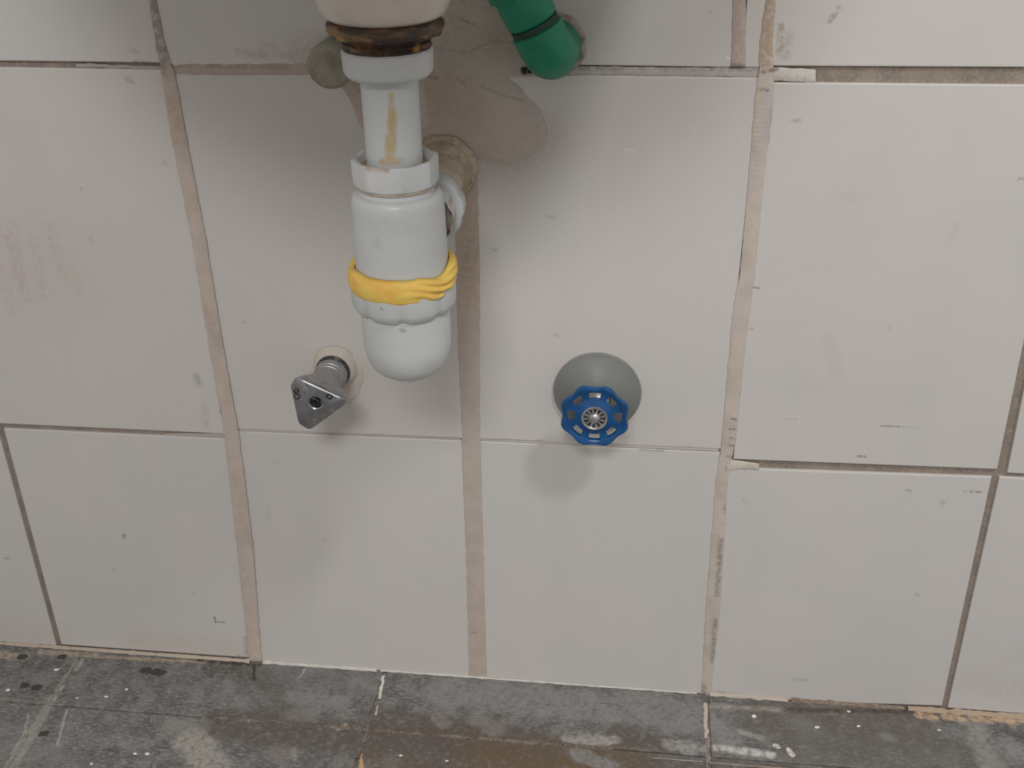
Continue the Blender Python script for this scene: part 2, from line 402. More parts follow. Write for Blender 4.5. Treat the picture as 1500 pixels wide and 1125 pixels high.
c = paint(nd, c, patch_marks, .002, 200)
nd.bump(nd.noise(120, 5).outputs['Fac'], .5, .0015)
m_mortar = nd.out(c, .9, 0, .15)
blob('mortar_patch', [(505, -40), (735, -40), (790, -10), (838, 40), (845, 100), (815, 112), (742, 112), (758, 126), (772, 140), (790, 158), (799, 182), (800, 212), (770, 232), (735, 240), (700, 236), (696, 250), (668, 300), (615, 300), (560, 250), (520, 160), (490, 112), (505, 60)], m_mortar, -.0003, .0006, 1)
nd = N('filler')
c = nd.mix(nd.ramp(nd.noise(90, 4).outputs['Fac'], .4, .65), col(158, 151, 142), col(163, 153, 147))
c = paint(nd, c, [(W(470, 520), W(490, 518), 8 * PX, col(158, 148, 132), .7, .8), (W(480, 515), W(492, 515), 1 * PX, DK, .9, .3), (W(512, 524), W(522, 524), .9 * PX, DK, .7, .3)], .002, 300)
nd.bump(nd.noise(200, 4).outputs['Fac'], .4, .0008)
m_filler = nd.out(c, .8, 0, .2)
blob('mortar_patch', [(453, 545), (458, 522), (472, 515), (492, 515), (508, 523), (520, 522), (531, 534), (533, 556), (527, 578), (512, 592), (485, 592), (460, 575)], m_filler, .0002, .0016, 2, rag=.0008)

# ------------------------------------------------------------------ floor and its tiles
nd = N('floor_bed'); m_bed = nd.out(nd.mix(nd.ramp(nd.noise(90, 4).outputs['Fac'], .4, .65), col(95, 88, 82), col(140, 130, 120)), .9)
floor = mesh_obj('floor', box_bm(-1.0, 1.5, -2.0, .10, -.08, -.0022), m_bed); floor['kind'] = 'structure'
colf = lambda r, g, b: col(r, g, b, 1.08 + .45 * min(1, max(0, (r - 100) / 60)))
fmarks = []
FB = colf(93, 83, 76); FG = colf(128, 127, 126); FL = colf(150, 146, 140); OC = colf(104, 86, 62); FD = colf(62, 60, 58); FW_ = colf(168, 160, 150)
def fm(x1, y1, x2, y2, r, c, st, soft=.4): fmarks.append((G(x1, y1), G(x2, y2), r * PX, c, st, soft))
# pale worn strip beside the wall, right of centre
fm(650, 1012, 1020, 1052, 34, colf(126, 125, 124), .7, .35); fm(400, 985, 545, 1005, 26, colf(108, 107, 106), .6, .5)
# brown dried dirt
fm(330, 1060, 560, 1085, 36, FB, .95, .35); fm(560, 1060, 860, 1108, 36, FB, .95, .35); fm(640, 1095, 760, 1125, 60, FB, .9, .4)
fm(375, 985, 420, 1030, 24, FB, .6, .8); fm(310, 978, 350, 985, 14, colf(75, 66, 58), .6, .8)
fm(910, 1080, 960, 1098, 30, FB, .9, .35); fm(860, 1115, 1010, 1130, 24, FB, .8, .5)
fm(720, 1120, 900, 1135, 50, OC, .8, .8); fm(540, 1120, 600, 1130, 30, OC, .5, .8); fm(240, 1000, 350, 1010, 14, FB, .25, .8)
fm(1120, 1052, 1330, 1062, 46, colf(98, 90, 84), .8, .5); fm(1180, 1100, 1420, 1110, 40, colf(102, 96, 90), .7, .6)
fm(1040, 1120, 1150, 1125, 14, FB, .8, .5)
# lighter wear and limescale
fm(430, 1020, 500, 1030, 15, colf(124, 120, 118), .85, .5); fm(430, 1045, 460, 1052, 14, colf(120, 116, 112), .7, .6)
fm(520, 1000, 550, 1010, 9, colf(126, 124, 122), .6, .7); fm(405, 1100, 425, 1105, 12, colf(118, 110, 104), .6, .7); fm(430, 1098, 432, 1112, 5, FL, .35, .7)
fm(280, 1085, 310, 1125, 26, colf(142, 136, 128), .9, .4); fm(255, 1060, 290, 1070, 16, colf(130, 126, 120), .7, .6)
fm(640, 1045, 652, 1062, 12, colf(122, 116, 112), .8, .4); fm(700, 1055, 725, 1070, 14, colf(122, 116, 110), .8, .4)
fm(830, 1082, 900, 1086, 11, FL, .75, .5); fm(845, 1105, 900, 1125, 14, FG, .8, .35); fm(975, 1090, 1030, 1096, 9, FL, .6, .6)
fm(1050, 1060, 1070, 1085, 18, FG, .8, .7); fm(1050, 1095, 1130, 1106, 7, colf(178, 174, 168), .8, .6); fm(1085, 1072, 1115, 1080, 5, FL, .6, .6)
fm(1430, 1070, 1450, 1120, 18, colf(132, 128, 124), .85, .5); fm(1480, 1095, 1520, 1110, 18, FG, .7, .6); fm(1295, 1078, 1306, 1082, 7, FG, .6, .7)
fm(1175, 1060, 1190, 1070, 18, FG, .35, .8); fm(1480, 1075, 1530, 1080, 10, colf(80, 76, 72), .7, .6)
fm(0, 1085, 60, 1110, 40, colf(118, 117, 114), .5, .9); fm(330, 1010, 360, 1030, 16, FG, .4, .9)
# ochre remains of mortar at the wall's foot
for x in (1345, 1385, 1425, 1460, 1495): fm(x, 1047 + (x - 1345) * .05, x + 24, 1052 + (x - 1345) * .05, 7, colf(168, 142, 116), .9, .5)
fm(0, 957, 35, 962, 9, colf(150, 138, 122), .9, .5); fm(60, 955, 140, 960, 6, colf(152, 138, 122), .9, .4); fm(140, 962, 300, 970, 3.5, colf(150, 132, 112), .9, .5)
fm(1040, 1034, 1150, 1040, 5, colf(150, 141, 130), .6, .8); fm(1150, 1040, 1335, 1042, 5, colf(76, 66, 56), .9, .6); fm(290, 967, 380, 975, 4, colf(60, 52, 46), .9, .5)
# drips of paint, wet spots, scratches
for x, y, r in ((33, 962, 7), (91, 962, 6), (214, 982, 8), (232, 984, 11), (37, 1004, 6), (54, 1007, 7), (64, 1075, 6)): fm(x - 2, y, x + 2, y, r, FD, .95, .15)
for x, y, r in ((83, 981, 3), (11, 1011, 3.2), (216, 1104, 2.4), (198, 1104, 1.8), (673, 1080, 2.2), (655, 1114, 1.6), (1197, 1065, 2.4), (1258, 1064, 2.4), (1105, 1049, 2.6), (156, 1020, 2.2), (113, 1022, 1.6), (185, 1010, 1.6), (1243, 1042, 2.4), (588, 1107, 2), (1376, 1070, 2), (134, 1119, 1.5)):
    fm(x - 1, y, x + 1, y, r, colf(200, 195, 186), .95, .3)
fm(1136, 1092, 1140, 1094, 4, colf(200, 192, 182), .95, .3); fm(1155, 1098, 1161, 1106, 4, colf(196, 186, 174), .95, .3)
fm(495, 1068, 506, 1062, 3.6, colf(150, 140, 116), .95, .3); fm(527, 1106, 530, 1125, 3.4, colf(160, 132, 100), .9, .3)
fm(120, 968, 112, 980, 4.5, colf(150, 146, 136), .7, .4); fm(90, 1005, 76, 1028, 5, FL, .7, .5); fm(74, 1030, 18, 1128, 6.5, colf(136, 134, 126), .75, .4)
fm(98, 1040, 84, 1092, 2.4, FL, .55, .5); fm(42, 1045, 36, 1072, 2.2, FL, .5, .5); fm(36, 1072, 18, 1105, 2.6, FL, .5, .5)
fm(372, 975, 372, 996, 3, FD, .9, .4); fm(440, 992, 447, 980, 1.4, FL, .9, .4); fm(770, 1088, 780, 1089, 2.2, FL, .9); fm(880, 1030, 905, 1032, 1., FD, .5)
fm(930, 1066, 934, 1068, 6, FB, .8, .5); fm(725, 1048, 730, 1049, 5, colf(96, 84, 66), .8, .5); fm(160, 1098, 172, 1100, 3, FD, .4, .6)
nd = N('slate_floor_tile')
c = nd.mix(nd.ramp(nd.noise(60, 5).outputs['Fac'], .38, .64), colf(93, 91, 89), colf(113, 111, 108))
c = nd.mix(nd.ramp(nd.noise(420, 4, .7, stretch=(.45, 1, 1)).outputs['Fac'], .45, .7, 0, .75), c, colf(136, 134, 131))
c = nd.mix(nd.ramp(nd.noise(260, 5, .7).outputs['Fac'], .52, .68, 0, .75), c, colf(76, 75, 74))
c = nd.mix(nd.ramp(nd.noise(900, 2).outputs['Fac'], .68, .76, 0, .6), c, colf(170, 168, 162))
vec = nd.warp(.020, 75, 6)
vecs = nd.warp(.0042, 210, 5)
brk = nd.ramp(nd.noise(190, 6, .7).outputs['Fac'], .36, .58, .25, 1.)
for a, b, r, cc, st, soft in fmarks:
    f = nd.math('MULTIPLY', nd.capsule(vec if r > 8 * PX else vecs, a, b, r, soft), st)
    if r > 3.4 * PX and cc != FD: f = nd.math('MULTIPLY', f, brk)
    c = nd.mix(f, c, cc)
nd.bump(nd.noise(380, 5, .7).outputs['Fac'], .45, .0009)
m_ftile = nd.out(c, nd.ramp(nd.noise(50, 3).outputs['Fac'], .4, .6, .5, .72), 0, .3)
fx = [-.761, -.467, -.174, .1185, .411, .704, .997, 1.29]
fy = [0., -.0725, -.366, -.66, -.953, -1.246, -1.54]
k = 0
for i in range(len(fx) - 1):
    for j in range(len(fy) - 1):
        k += 1; g = .0012
        rnd = random.Random(k); c_ = .0008
        x0, x1, y1, y0 = fx[i] + g, fx[i + 1] - g, (fy[j] - (g if j else -.0012)), fy[j + 1] + (.0006 if j else .0004)
        bm = bmesh.new(); dz = [rnd.uniform(-.0003, .0003) for _ in range(4)]
        cs = [(x0, y0, 1, 1), (x1, y0, -1, 1), (x1, y1, -1, -1), (x0, y1, 1, -1)]
        t0 = [bm.verts.new((x + sx * c_, y + sy * c_, dz[q])) for q, (x, y, sx, sy) in enumerate(cs)]
        t1 = [bm.verts.new((x, y, dz[q] - .0008)) for q, (x, y, sx, sy) in enumerate(cs)]
        t2 = [bm.verts.new((x, y, -.008)) for x, y, sx, sy in cs]
        bm.faces.new(t0)
        for a, b in ((t0, t1), (t1, t2)):
            for q in range(4): bm.faces.new((a[q], b[q], b[(q + 1) % 4], a[(q + 1) % 4]))
        mesh_obj('floor_tile', bm, m_ftile, floor)
# filled floor joints
def fstrip(a, b, wpx, c, seed, world=False):
    A = Vector((*a, 0)) if world else G(*a); B = Vector((*b, 0)) if world else G(*b); d = (B - A).normalized(); nrm = Vector((-d.y, d.x, 0)); n = max(2, int((B - A).length / .002))
    bm = bmesh.new(); rows = []
    for i in range(n + 1):
        v = A.lerp(B, i / n); w0 = wpx * PX / 2
        e1 = w0 * (1 + 1.1 * noise.noise((i * .35, seed, 0))); e2 = w0 * (1 + 1.1 * noise.noise((i * .35, seed, 7)))
        rows.append([bm.verts.new((q.x, q.y, z)) for q, z in ((v - nrm * e1, -.0002), (v, .0007), (v + nrm * e2, -.0002))])
    for r0, r1 in zip(rows, rows[1:]):
        for q in range(2): bm.faces.new((r0[q], r0[q + 1], r1[q + 1], r1[q]))
    mesh_obj('grout_joint', bm, grout_mat(c, [], .4), floor, smooth=True)
fstrip((562, 990), (556, 1024), 6, col(172, 168, 160), 1)
fstrip((553, 1034), (550, 1048), 4, col(160, 152, 142), 2)
fstrip((1033, 1030), (1034, 1082), 7, col(158, 148, 140), 3)
fstrip((1035, 1084), (1036, 1125), 4, col(112, 104, 96), 4)
fstrip((955, 1110), (1030, 1116), 3, col(150, 142, 132, 1.2), 5)
fstrip((-.03, -.0725), (.1185, -.0725), 9, col(90, 81, 75, 1.08), 6, True)
fstrip((.1185, -.0725), (.33, -.0725), 9, col(90, 79, 71, 1.08), 7, True)
fstrip((.1185, -.055), (.1185, -.105), 9, col(90, 81, 75, 1.08), 8, True)
fstrip((-.174, -.004), (-.174, -.18), 7, col(124, 121, 114, 1.2), 9, True)
fstrip((0, 1022), (84, 1030), 4, col(108, 104, 98, 1.1), 10)
fstrip((1040, 1117), (1180, 1128), 4, col(130, 122, 112, 1.2), 11)
# bead of sealant along the foot of the newer centre tiles
def bead(pts, wpx, c, seed):
    bm = bmesh.new(); rows = []
    P3 = [G(*q) for q in pts]; Q = []
    for a, b in zip(P3, P3[1:]):
        n = max(2, int((b - a).length / .003)); Q += [a.lerp(b, i / n) for i in range(n)]
    for i, v in enumerate(Q):
        r = wpx * PX * (1 + .8 * noise.noise((i * .4, seed, 0)))
        rows.append([bm.verts.new(q) for q in ((v.x, -.0002, r * 1.1), (v.x, -r * .6 - .0004, r * .75), (v.x, -r * 1.1 - .0006, 0.0002))])
    for r0, r1 in zip(rows, rows[1:]):
        for q in range(2): bm.faces.new((r0[q], r0[q + 1], r1[q + 1], r1[q]))
    mesh_obj('sealant_bead', bm, grout_mat(c, [], .3), wall, smooth=True)
bead([(384, 973), (555, 988)], 3.2, col(160, 156, 151), 1)
bead([(556, 988), (700, 1000), (1026, 1026)], 2, col(160, 156, 151), 2)
bead([(-60, 945), (120, 955), (372, 968)], 3.6, col(146, 135, 122), 3)
bead([(1040, 1030), (1160, 1034)], 4, col(150, 141, 130), 4)
bead([(1160, 1034), (1330, 1040)], 4, col(96, 84, 72), 5)
bead([(1330, 1040), (1600, 1052)], 5, col(138, 120, 102), 6)

# ------------------------------------------------------------------ lathe and sweep tools
def frame(axis):
    a = Vector(axis).normalized(); u = Vector((1, 0, 0)) if abs(a.x) < .9 else Vector((0, 0, 1))
    u = (u - a * u.dot(a)).normalized(); return a, u, a.cross(u)
def lathe(prof, origin, axis, seg=48, rf=None, zf=None, bm=None, cap=True):
    """prof [(r, h)] about origin/axis; rf(theta, r, h)-> r ; zf(theta, r, h)-> h"""
    bm = bm or bmesh.new(); a, u, v = frame(axis); o = Vector(origin); rings = []
    for r, h in prof:
        ring = []
        for i in range(seg):
            t = 2 * PI * i / seg
            rr = rf(t, r, h) if rf else r; hh = zf(t, r, h) if zf else h
            ring.append(bm.verts.new(o + a * hh + (u * math.cos(t) + v * math.sin(t)) * rr))
        rings.append(ring)
    for r0, r1 in zip(rings, rings[1:]):
        for i in range(seg): bm.faces.new((r0[i], r0[(i + 1) % seg], r1[(i + 1) % seg], r1[i]))
    if cap: bm.faces.new(rings[0]); bm.faces.new(rings[-1])
    return bm
def sweep(pts, rad, seg=40, bm=None, cap=True):
    bm = bm or bmesh.new(); pts = [Vector(q) for q in pts]; rings = []; u = None
    for i, q in enumerate(pts):
        t = (pts[min(i + 1, len(pts) - 1)] - pts[max(i - 1, 0)]).normalized()
        if u is None: _, u, _v = frame(t)
        u = (u - t * u.dot(t)).normalized(); v = t.cross(u)
        r = rad[i] if isinstance(rad, list) else rad
        rings.append([bm.verts.new(q + (u * math.cos(2 * PI * k / seg) + v * math.sin(2 * PI * k / seg)) * r) for k in range(seg)])
    for r0, r1 in zip(rings, rings[1:]):
        for i in range(seg): bm.faces.new((r0[i], r0[(i + 1) % seg], r1[(i + 1) % seg], r1[i]))
    if cap: bm.faces.new(rings[0]); bm.faces.new(rings[-1])
    return bm
def gon(n, flat=.5, ph=0.):      # softened polygon radius
    def f(t, r, h):
        s_ = ((t - ph) % (2 * PI / n)) - PI / n
        return r * (1 - flat + flat * math.cos(PI / n) / math.cos(s_) * 1.0 / math.cos(PI / n) * math.cos(PI / n))
    return f

# ------------------------------------------------------------------ wash basin (only the foot of its bowl is in view)
AX, AY = .1945, -.14
def plastic(name, base, stains, rough=.38, speck=.35):
    nd = N(name)
    c = nd.mix(nd.ramp(nd.noise(40, 4).outputs['Fac'], .4, .7, 0, .5), base, tuple(x * .94 for x in base[:3]) + (1,))
    c = nd.mix(nd.ramp(nd.noise(330, 3).outputs['Fac'], .66, .75, 0, speck), c, col(120, 116, 112))
    c = paint(nd, c, stains, .0015, 300)
    nd.bump(nd.noise(200, 3).outputs['Fac'], .12, .0004)
    return nd.out(c, rough, 0, .45)
nd = N('ceramic'); c = nd.mix(nd.ramp(nd.noise(25, 3).outputs['Fac'], .4, .6), col(172, 163, 156), col(166, 158, 152)); m_cer = nd.out(c, .25, 0, .5)
bz = [(.0265, .6062, AY), (.0295, .6066, AY), (.0325, .6084, AY), (.0348, .6116, AY), (.0362, .6160, AY), (.0371, .6220, AY), (.0376, .629, AY), (.042, .638, AY - .002), (.07, .655, AY - .012), (.125, .682, AY - .026),
      (.175, .716, AY - .04), (.220, .748, AY - .056), (.236, .788, AY - .062), (.238, .806, AY - .062), (.235, .813, AY - .062), (.220, .815, AY - .06), (.205, .811, AY - .058),
      (.186, .785, AY - .055), (.155, .742, AY - .05), (.11, .706, AY - .03), (.05, .676, AY - .01), (.022, .670, AY)]
bm = bmesh.new(); rings = []
for r, z, cy in bz:
    ring = []
    for i in range(72):
        t = 2 * PI * i / 72; x = AX + r * math.cos(t); y = cy + r * .92 * math.sin(t) if r > .05 else cy + r * math.sin(t)
        ring.append(bm.verts.new((x, min(y, -.0012), z)))
    rings.append(ring)
for r0, r1 in zip(rings, rings[1:]):
    for i in range(72): bm.faces.new((r0[i], r0[(i + 1) % 72], r1[(i + 1) % 72], r1[i]))
basin = thing('wash_basin', 'cream ceramic wash basin whose rounded bowl foot enters at the top edge', 'sink', (AX, 0, .79))
bowl = mesh_obj('bowl', bm, m_cer, smooth=True, auto=60)
attach(basin, bowl)

# ------------------------------------------------------------------ rusty drain fitting
nd = N('corroded_brass')
c = nd.mix(nd.ramp(nd.noise(90, 5, .65, stretch=(.5, .5, 2)).outputs['Fac'], .36, .56), col(112, 86, 58), col(56, 47, 42))
c = nd.mix(nd.ramp(nd.noise(60, 3).outputs['Fac'], .6, .7), c, col(150, 118, 70))
A3 = lambda px, py, r: W(px, py, AY - r)
c = paint(nd, c, [(A3(493, 66, .026), A3(498, 72, .024), 7 * PX, col(176, 145, 88), .9, .4), (A3(520, 76, .0246), A3(600, 78, .0246), 7 * PX, col(50, 42, 40), .8, .8), (A3(570, 60, .031), A3(590, 72, .026), 12 * PX, col(55, 46, 44), .8, .8)], .004, 200)
nd.bump(nd.noise(250, 5).outputs['Fac'], .8, .0015)
m_rust = nd.out(c, .55, .25, .5)
def rag(amp, f, sd):
    return lambda t, r, h: r + amp * noise.noise((math.cos(t) * f, math.sin(t) * f, h * 350 + sd)) if r > .02 else r
drain = thing('drain_fitting', 'corroded brown brass drain collar between basin and white trap', 'plumbing fitting', (AX, AY, .59))
zf = lambda py, r: W(575 if py < 250 else 592, py, AY - r).z
ztop1, zbot1 = .6062, zf(68, .0317); zbot2 = zf(87, .0246)
o1 = mesh_obj('flange', lathe([(.024, ztop1), (.0300, ztop1), (.0318, ztop1 - .0015), (.0322, (ztop1 + zbot1) / 2), (.0308, zbot1 + .0006), (.027, zbot1 - .0002), (.022, zbot1 - .0003)], (AX, AY, 0), (0, 0, 1), 96, rag(.0016, 2.2, 1), lambda t, r, h: h + .0007 * noise.noise((math.cos(t) * 3, math.sin(t) * 3, 4)) if r > .026 and h < ztop1 - .001 else h), m_rust, smooth=True, auto=70)
pr = []; n = 9
for i in range(n): 
    h = zbot1 + (zbot2 - zbot1 - .0015) * i / (n - 1); pr.append((.0246 if i % 2 else .0234, h))
pr = [(.021, zbot1)] + pr + [(.021, zbot2 - .0015)]
o2 = mesh_obj('thread', lathe(pr, (AX, AY, 0), (0, 0, 1), 96, rag(.0011, 2.5, 5)), m_rust, smooth=True, auto=70)
attach(drain, o1, o2)
o1['label'] = 'brown corroded upper flange'; o2['label'] = 'dark corroded thread'

# ------------------------------------------------------------------ white bottle trap
PW = col(160, 162, 162, 1.62)
YB = col(152, 134, 100, 1.6); YD = col(132, 106, 72, 1.6)
def S3(x1, y1, x2, y2, r, rp, c, st, soft=.5): return (A3(x1, y1, r), A3(x2, y2, r), rp * PX, c, st, soft)
drip = [S3(573, 140, 574, 195, .016, 2.6, YB, .9), S3(575, 165, 573, 215, .016, 4, YB, .9), S3(572, 205, 571, 232, .016, 4.5, YB, .95), S3(560, 237, 600, 236, .016, 3.5, YB, .9), S3(545, 128, 600, 130, .016, 3, col(150, 150, 148), .6, .8), S3(596, 170, 597, 200, .016, 1, GY, .5)]
nutd = [S3(522, 236, 538, 246, .024, 4.5, YD, .9), S3(538, 246, 566, 249, .0245, 3, YD, .8), S3(600, 247, 618, 243, .0245, 2.6, YD, .9), S3(524, 246, 525, 247, .0245, 2, GY, .9),
        S3(596, 282, 620, 284, .0245, 4, YB, .7), S3(540, 262, 550, 275, .0245, 8, col(170, 162, 156), .6, .8), S3(603, 280, 608, 281, .0245, 4, col(160, 140, 118), .6, .8)]
bodyd = [S3(580, 293, 600, 294, .027, 5, YD, .7), S3(612, 313, 616, 315, .027, 2, GY, .8), S3(545, 328, 600, 336, .027, 10, col(150, 148, 146), .5, .9), S3(590, 305, 610, 312, .027, 6, col(156, 152, 146), .6, .9), S3(550, 355, 556, 360, .027, 4, GY, .3, .9)]
cupd = [S3(627, 500, 625, 525, .026, 4, YB, .7), S3(624, 530, 632, 535, .02, 6, col(150, 144, 138), .6, .8), S3(587, 484, 592, 485, .0275, 2, GY, .8), S3(580, 453, 580, 458, .031, 1.1, DK, .8), S3(559, 452, 564, 453, .031, 1.1, DK, .8)]
m_pipe = plastic('white_pvc_pipe', PW, drip, speck=.0); m_nut = plastic('white_pvc_nut', PW, nutd, speck=.1)
m_body = plastic('white_pvc_body', PW, bodyd, speck=.55); m_cup = plastic('white_pvc_cup', PW, cupd, speck=.1)
trap = thing('bottle_trap', 'white plastic bottle trap wrapped with yellow tape under the basin', 'drain trap', (AX, AY, .39))
Z = (0, 0, 1); O = (AX, AY, 0)
# coupling nut at the top
z0 = zf(124, .0253); z1 = zf(84, .0246)
def polyrf(n, k, ph=0):         # polygon with its corners partly turned off
    def f(t, r, h):
        if r < .021: return r
        s_ = ((t - ph) % (2 * PI / n)) - PI / n
        return r * (1 - k * (1 - math.cos(PI / n) / math.cos(s_)) * .9)
    return f
def nutrf(n, d, ph=0):
    def f(t, r, h):
        s_ = abs(math.cos(n / 2 * (t - ph)))
        return r * (1 - d * (1 - s_ ** 8) if False else 1 - d * (s_ ** 6))
    return f
n1 = mesh_obj('top_nut', lathe([(.0165, z0 + .004), (.0165, z0 - .0030), (.0180, z0 - .0030), (.0190, z0 - .0012), (.0226, z0 - .0008), (.0242, z0 + .0008), (.0250, z0 + .003), (.0254, z1 - .001), (.0246, z1), (.0225, z1), (.0225, z1 - .003)], O, Z, 96, nutrf(14, .018), cap=False), m_nut, smooth=True, auto=40)
z2 = zf(238, .016)
n2 = mesh_obj('inlet_pipe', lathe([(.0162, z0 + .008), (.0162, z2 - .02), (.014, z2 - .02), (.014, z0 + .008)], O, Z, 64, cap=False), m_pipe, smooth=True, auto=50)
# slip nut above the body: ten flats, upper rim raised at the flats' ends
z3 = zf(289, .0245); z4 = zf(250, .0245)
n3 = mesh_obj('slip_nut', lathe([(.0238, z3), (.0252, z3 + .0015), (.0255, z4 - .0010), (.0250, z4 + .0003), (.0226, z4 + .0001), (.0185, z4 - .0052), (.0166, z4 - .0055), (.0160, z4 - .009)], O, Z, 120,
    polyrf(8, .85, .30), lambda t, r, h: h + (.0004 * math.cos(8 * (t - .30)) * (1 if r > .0215 else 0) if h > z4 - .003 else .0004 * math.cos(8 * (t - .3))), cap=False), m_nut, smooth=True, auto=38)
# grimy rings above and below the slip nut
w1 = mesh_obj('washer', lathe([(.0160, z4 - .0040), (.0205, z4 - .0034), (.0222, z4 - .0030)], O, Z, 72, cap=False), plastic('grime', col(140, 118, 92, 1.5), [], .7), smooth=True)
w1['label'] = 'brown grimy ring inside the nut'
w2 = mesh_obj('washer', lathe([(.0205, z3 + .001), (.0228, z3 + .0006), (.0230, z3 - .0008), (.0222, z3 - .0014), (.0205, z3 - .0014)], O, Z, 72, cap=False), plastic('stained_ring', col(158, 142, 122, 1.5), [], .6), smooth=True)
attach(trap, w1, w2)
# body
z5 = zf(414, .0278)
n4 = mesh_obj('trap_body', lathe([(.0215, z3 + .004), (.0215, z3 - .0010), (.0222, z3 - .0040), (.0245, z3 - .0044), (.0262, z3 - .0056), (.0270, z3 - .0080), (.0274, z3 - .0110), (.0282, z5 - .012), (.0270, z5 - .013)], O, Z, 96), m_body, smooth=True, auto=50)
# lower nut with wavy foot
z6 = zf(480, .0315)
LN = 8
def lnrf(t, r, h):
    s_ = abs(math.cos(LN / 2 * (t - .16))) ** 14
    return r * (1 - .022 * s_) if r > .028 else r
n5 = mesh_obj('union_nut', lathe([(.0270, z5 - .004), (.0318, z5 - .005), (.0324, z5 - .008), (.0322, z6 + .006), (.0312, z6 + .003), (.0292, z6 + .0004), (.0272, z6 + .0005)], O, Z, 144, lnrf,
    lambda t, r, h: h + (.0013 * abs(math.cos(LN / 2 * (t - .16))) ** 10 if h < z6 + .004 else 0), cap=False), m_cup, smooth=True, auto=40)
# cup
zb = .3900
pr = [(.0268, z6 + .006), (.0276, z6 + .001), (.0274, zb + .024)]
for i in range(1, 9):
    a = i / 8 * PI / 2 * .86; pr.append((.0154 + .012 * math.cos(a), zb + .024 - .0225 * math.sin(a) ** 1.05))
pr += [(.0148, zb + .0010), (.0144, zb + .0008), (.0142, zb - .0006), (.0105, zb - .0010)]
n6 = mesh_obj('trap_cup', lathe(pr, O, Z, 96), m_cup, smooth=True, auto=45)
# yellow tape wound round the joint
nd = N('yellow_tape')
c = nd.mix(nd.ramp(nd.noise(70, 4).outputs['Fac'], .4, .65), col(205, 166, 84, 1.6), col(196, 154, 74, 1.55))
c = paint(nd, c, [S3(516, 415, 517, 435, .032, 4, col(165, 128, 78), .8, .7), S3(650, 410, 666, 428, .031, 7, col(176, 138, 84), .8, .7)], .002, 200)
nd.bump(nd.noise(160, 4, stretch=(1, 1, 3)).outputs['Fac'], .25, .001)
m_tape = nd.out(c, .5, 0, .35)
ztt = zf(414, .031); ztb = zf(449, .0325)
bm = bmesh.new(); rows = []; SG = 160; NR = 14
for i in range(SG):
    t = 2 * PI * i / SG                       # t = 3pi/2 faces the viewer, 0 = right
    fr = math.cos(t + PI / 2 + .55)           # 1 at front right
    up = ztt + .0008 * noise.noise((math.cos(t) * 2.2, math.sin(t) * 2.2, 1)) * 2
    dn = ztb + .0003 * noise.noise((math.cos(t) * 4, math.sin(t) * 4, 8)) * 2
    d_right = abs((t - 5.75 + PI) % (2 * PI) - PI)    # where the tail of the tape is folded
    if d_right < .5: up += -.0022 * math.cos(d_right / .5 * PI / 2)
    d2 = (t - 5.9) % (2 * PI)
    if d2 < 1.3: dn += .0055 * math.sin(d2 / 1.3 * PI); up += .0026 * math.sin(d2 / 1.3 * PI)
    row = []
    for k in range(NR + 1):
        s_ = k / NR; z = dn + (up - dn) * s_
        r = .0318 + .0016 * math.sin(PI * min(1, s_ * 1.05)) ** .7
        wr = math.exp(-(d_right / .55) ** 2)
        r += wr * .0012 * math.sin(s_ * 16 + t * 9 + 2 * noise.noise((t * 3, s_ * 2, 0))) + .0003 * noise.noise((t * 6, s_ * 5, 2))
        if k == NR: r = .0286
        if k == 0: r = .0312
        row.append(bm.verts.new((AX + r * math.cos(t), AY + r * math.sin(t), z)))
    rows.append(row)
for i in range(SG):
    a = rows[i]; b = rows[(i + 1) % SG]
    for k in range(NR): bm.faces.new((a[k], b[k], b[k + 1], a[k + 1]))
n7 = mesh_obj('sealing_tape', bm, m_tape, smooth=True); n7['label'] = 'yellow tape wound around the joint'
md = n7.modifiers.new('thickness', 'SOLIDIFY'); md.thickness = .0007; md.offset = -1
# outlet towards the wall
zo = .4865
Y = (0, 1, 0)
OA = Vector((.1968, 0, .4790)); OB = Vector((.2050, -.1, .4835)); Y2 = (OA - OB).normalized(); OO = OA
nd = N('grimy_pvc')
c = nd.mix(nd.ramp(nd.noise(40, 5, .6).outputs['Fac'], .35, .65), col(168, 156, 140), col(140, 126, 110))
c = nd.mix(nd.ramp(nd.noise(170, 4, stretch=(1, .3, 1)).outputs['Fac'], .55, .72, 0, .8), c, col(112, 98, 84))
nd.bump(nd.noise(150, 4).outputs['Fac'], .4, .001); m_grimy = nd.out(c, .6, 0, .3)
n8 = mesh_obj('outlet_nut', lathe([(.0175, -.084), (.0205, -.0845), (.0218, -.086), (.0222, -.098), (.0214, -.1015), (.0190, -.1025), (.0165, -.1020), (.0165, -.122)], OO, Y2, 96, nutrf(8, .05, .3), cap=False), m_nut, smooth=True, auto=40)
n9 = mesh_obj('outlet_pipe', lathe([(.0160, -.114), (.0160, -.002)], OO, Y2, 64), m_grimy, smooth=True, auto=60)
n10 = mesh_obj('wall_flange', lathe([(.0232, -.0014), (.0240, -.0030), (.0232, -.0050), (.0205, -.0062), (.0202, -.0095), (.0192, -.0125), (.0178, -.0150), (.0175, -.0210), (.0160, -.0225)], (OA.x, 0, OA.z), Y, 96, lambda t, r, h: r + .0006 * noise.noise((math.cos(t) * 3, math.sin(t) * 3, h * 200)), cap=False), m_grimy, smooth=True, auto=50)
n9['label'] = 'grimy outlet pipe into the wall'; n10['label'] = 'dirty beige wall flange'
attach(trap, n1, n2, n3, n4, n5, n6, n7, n8, n9, n10)

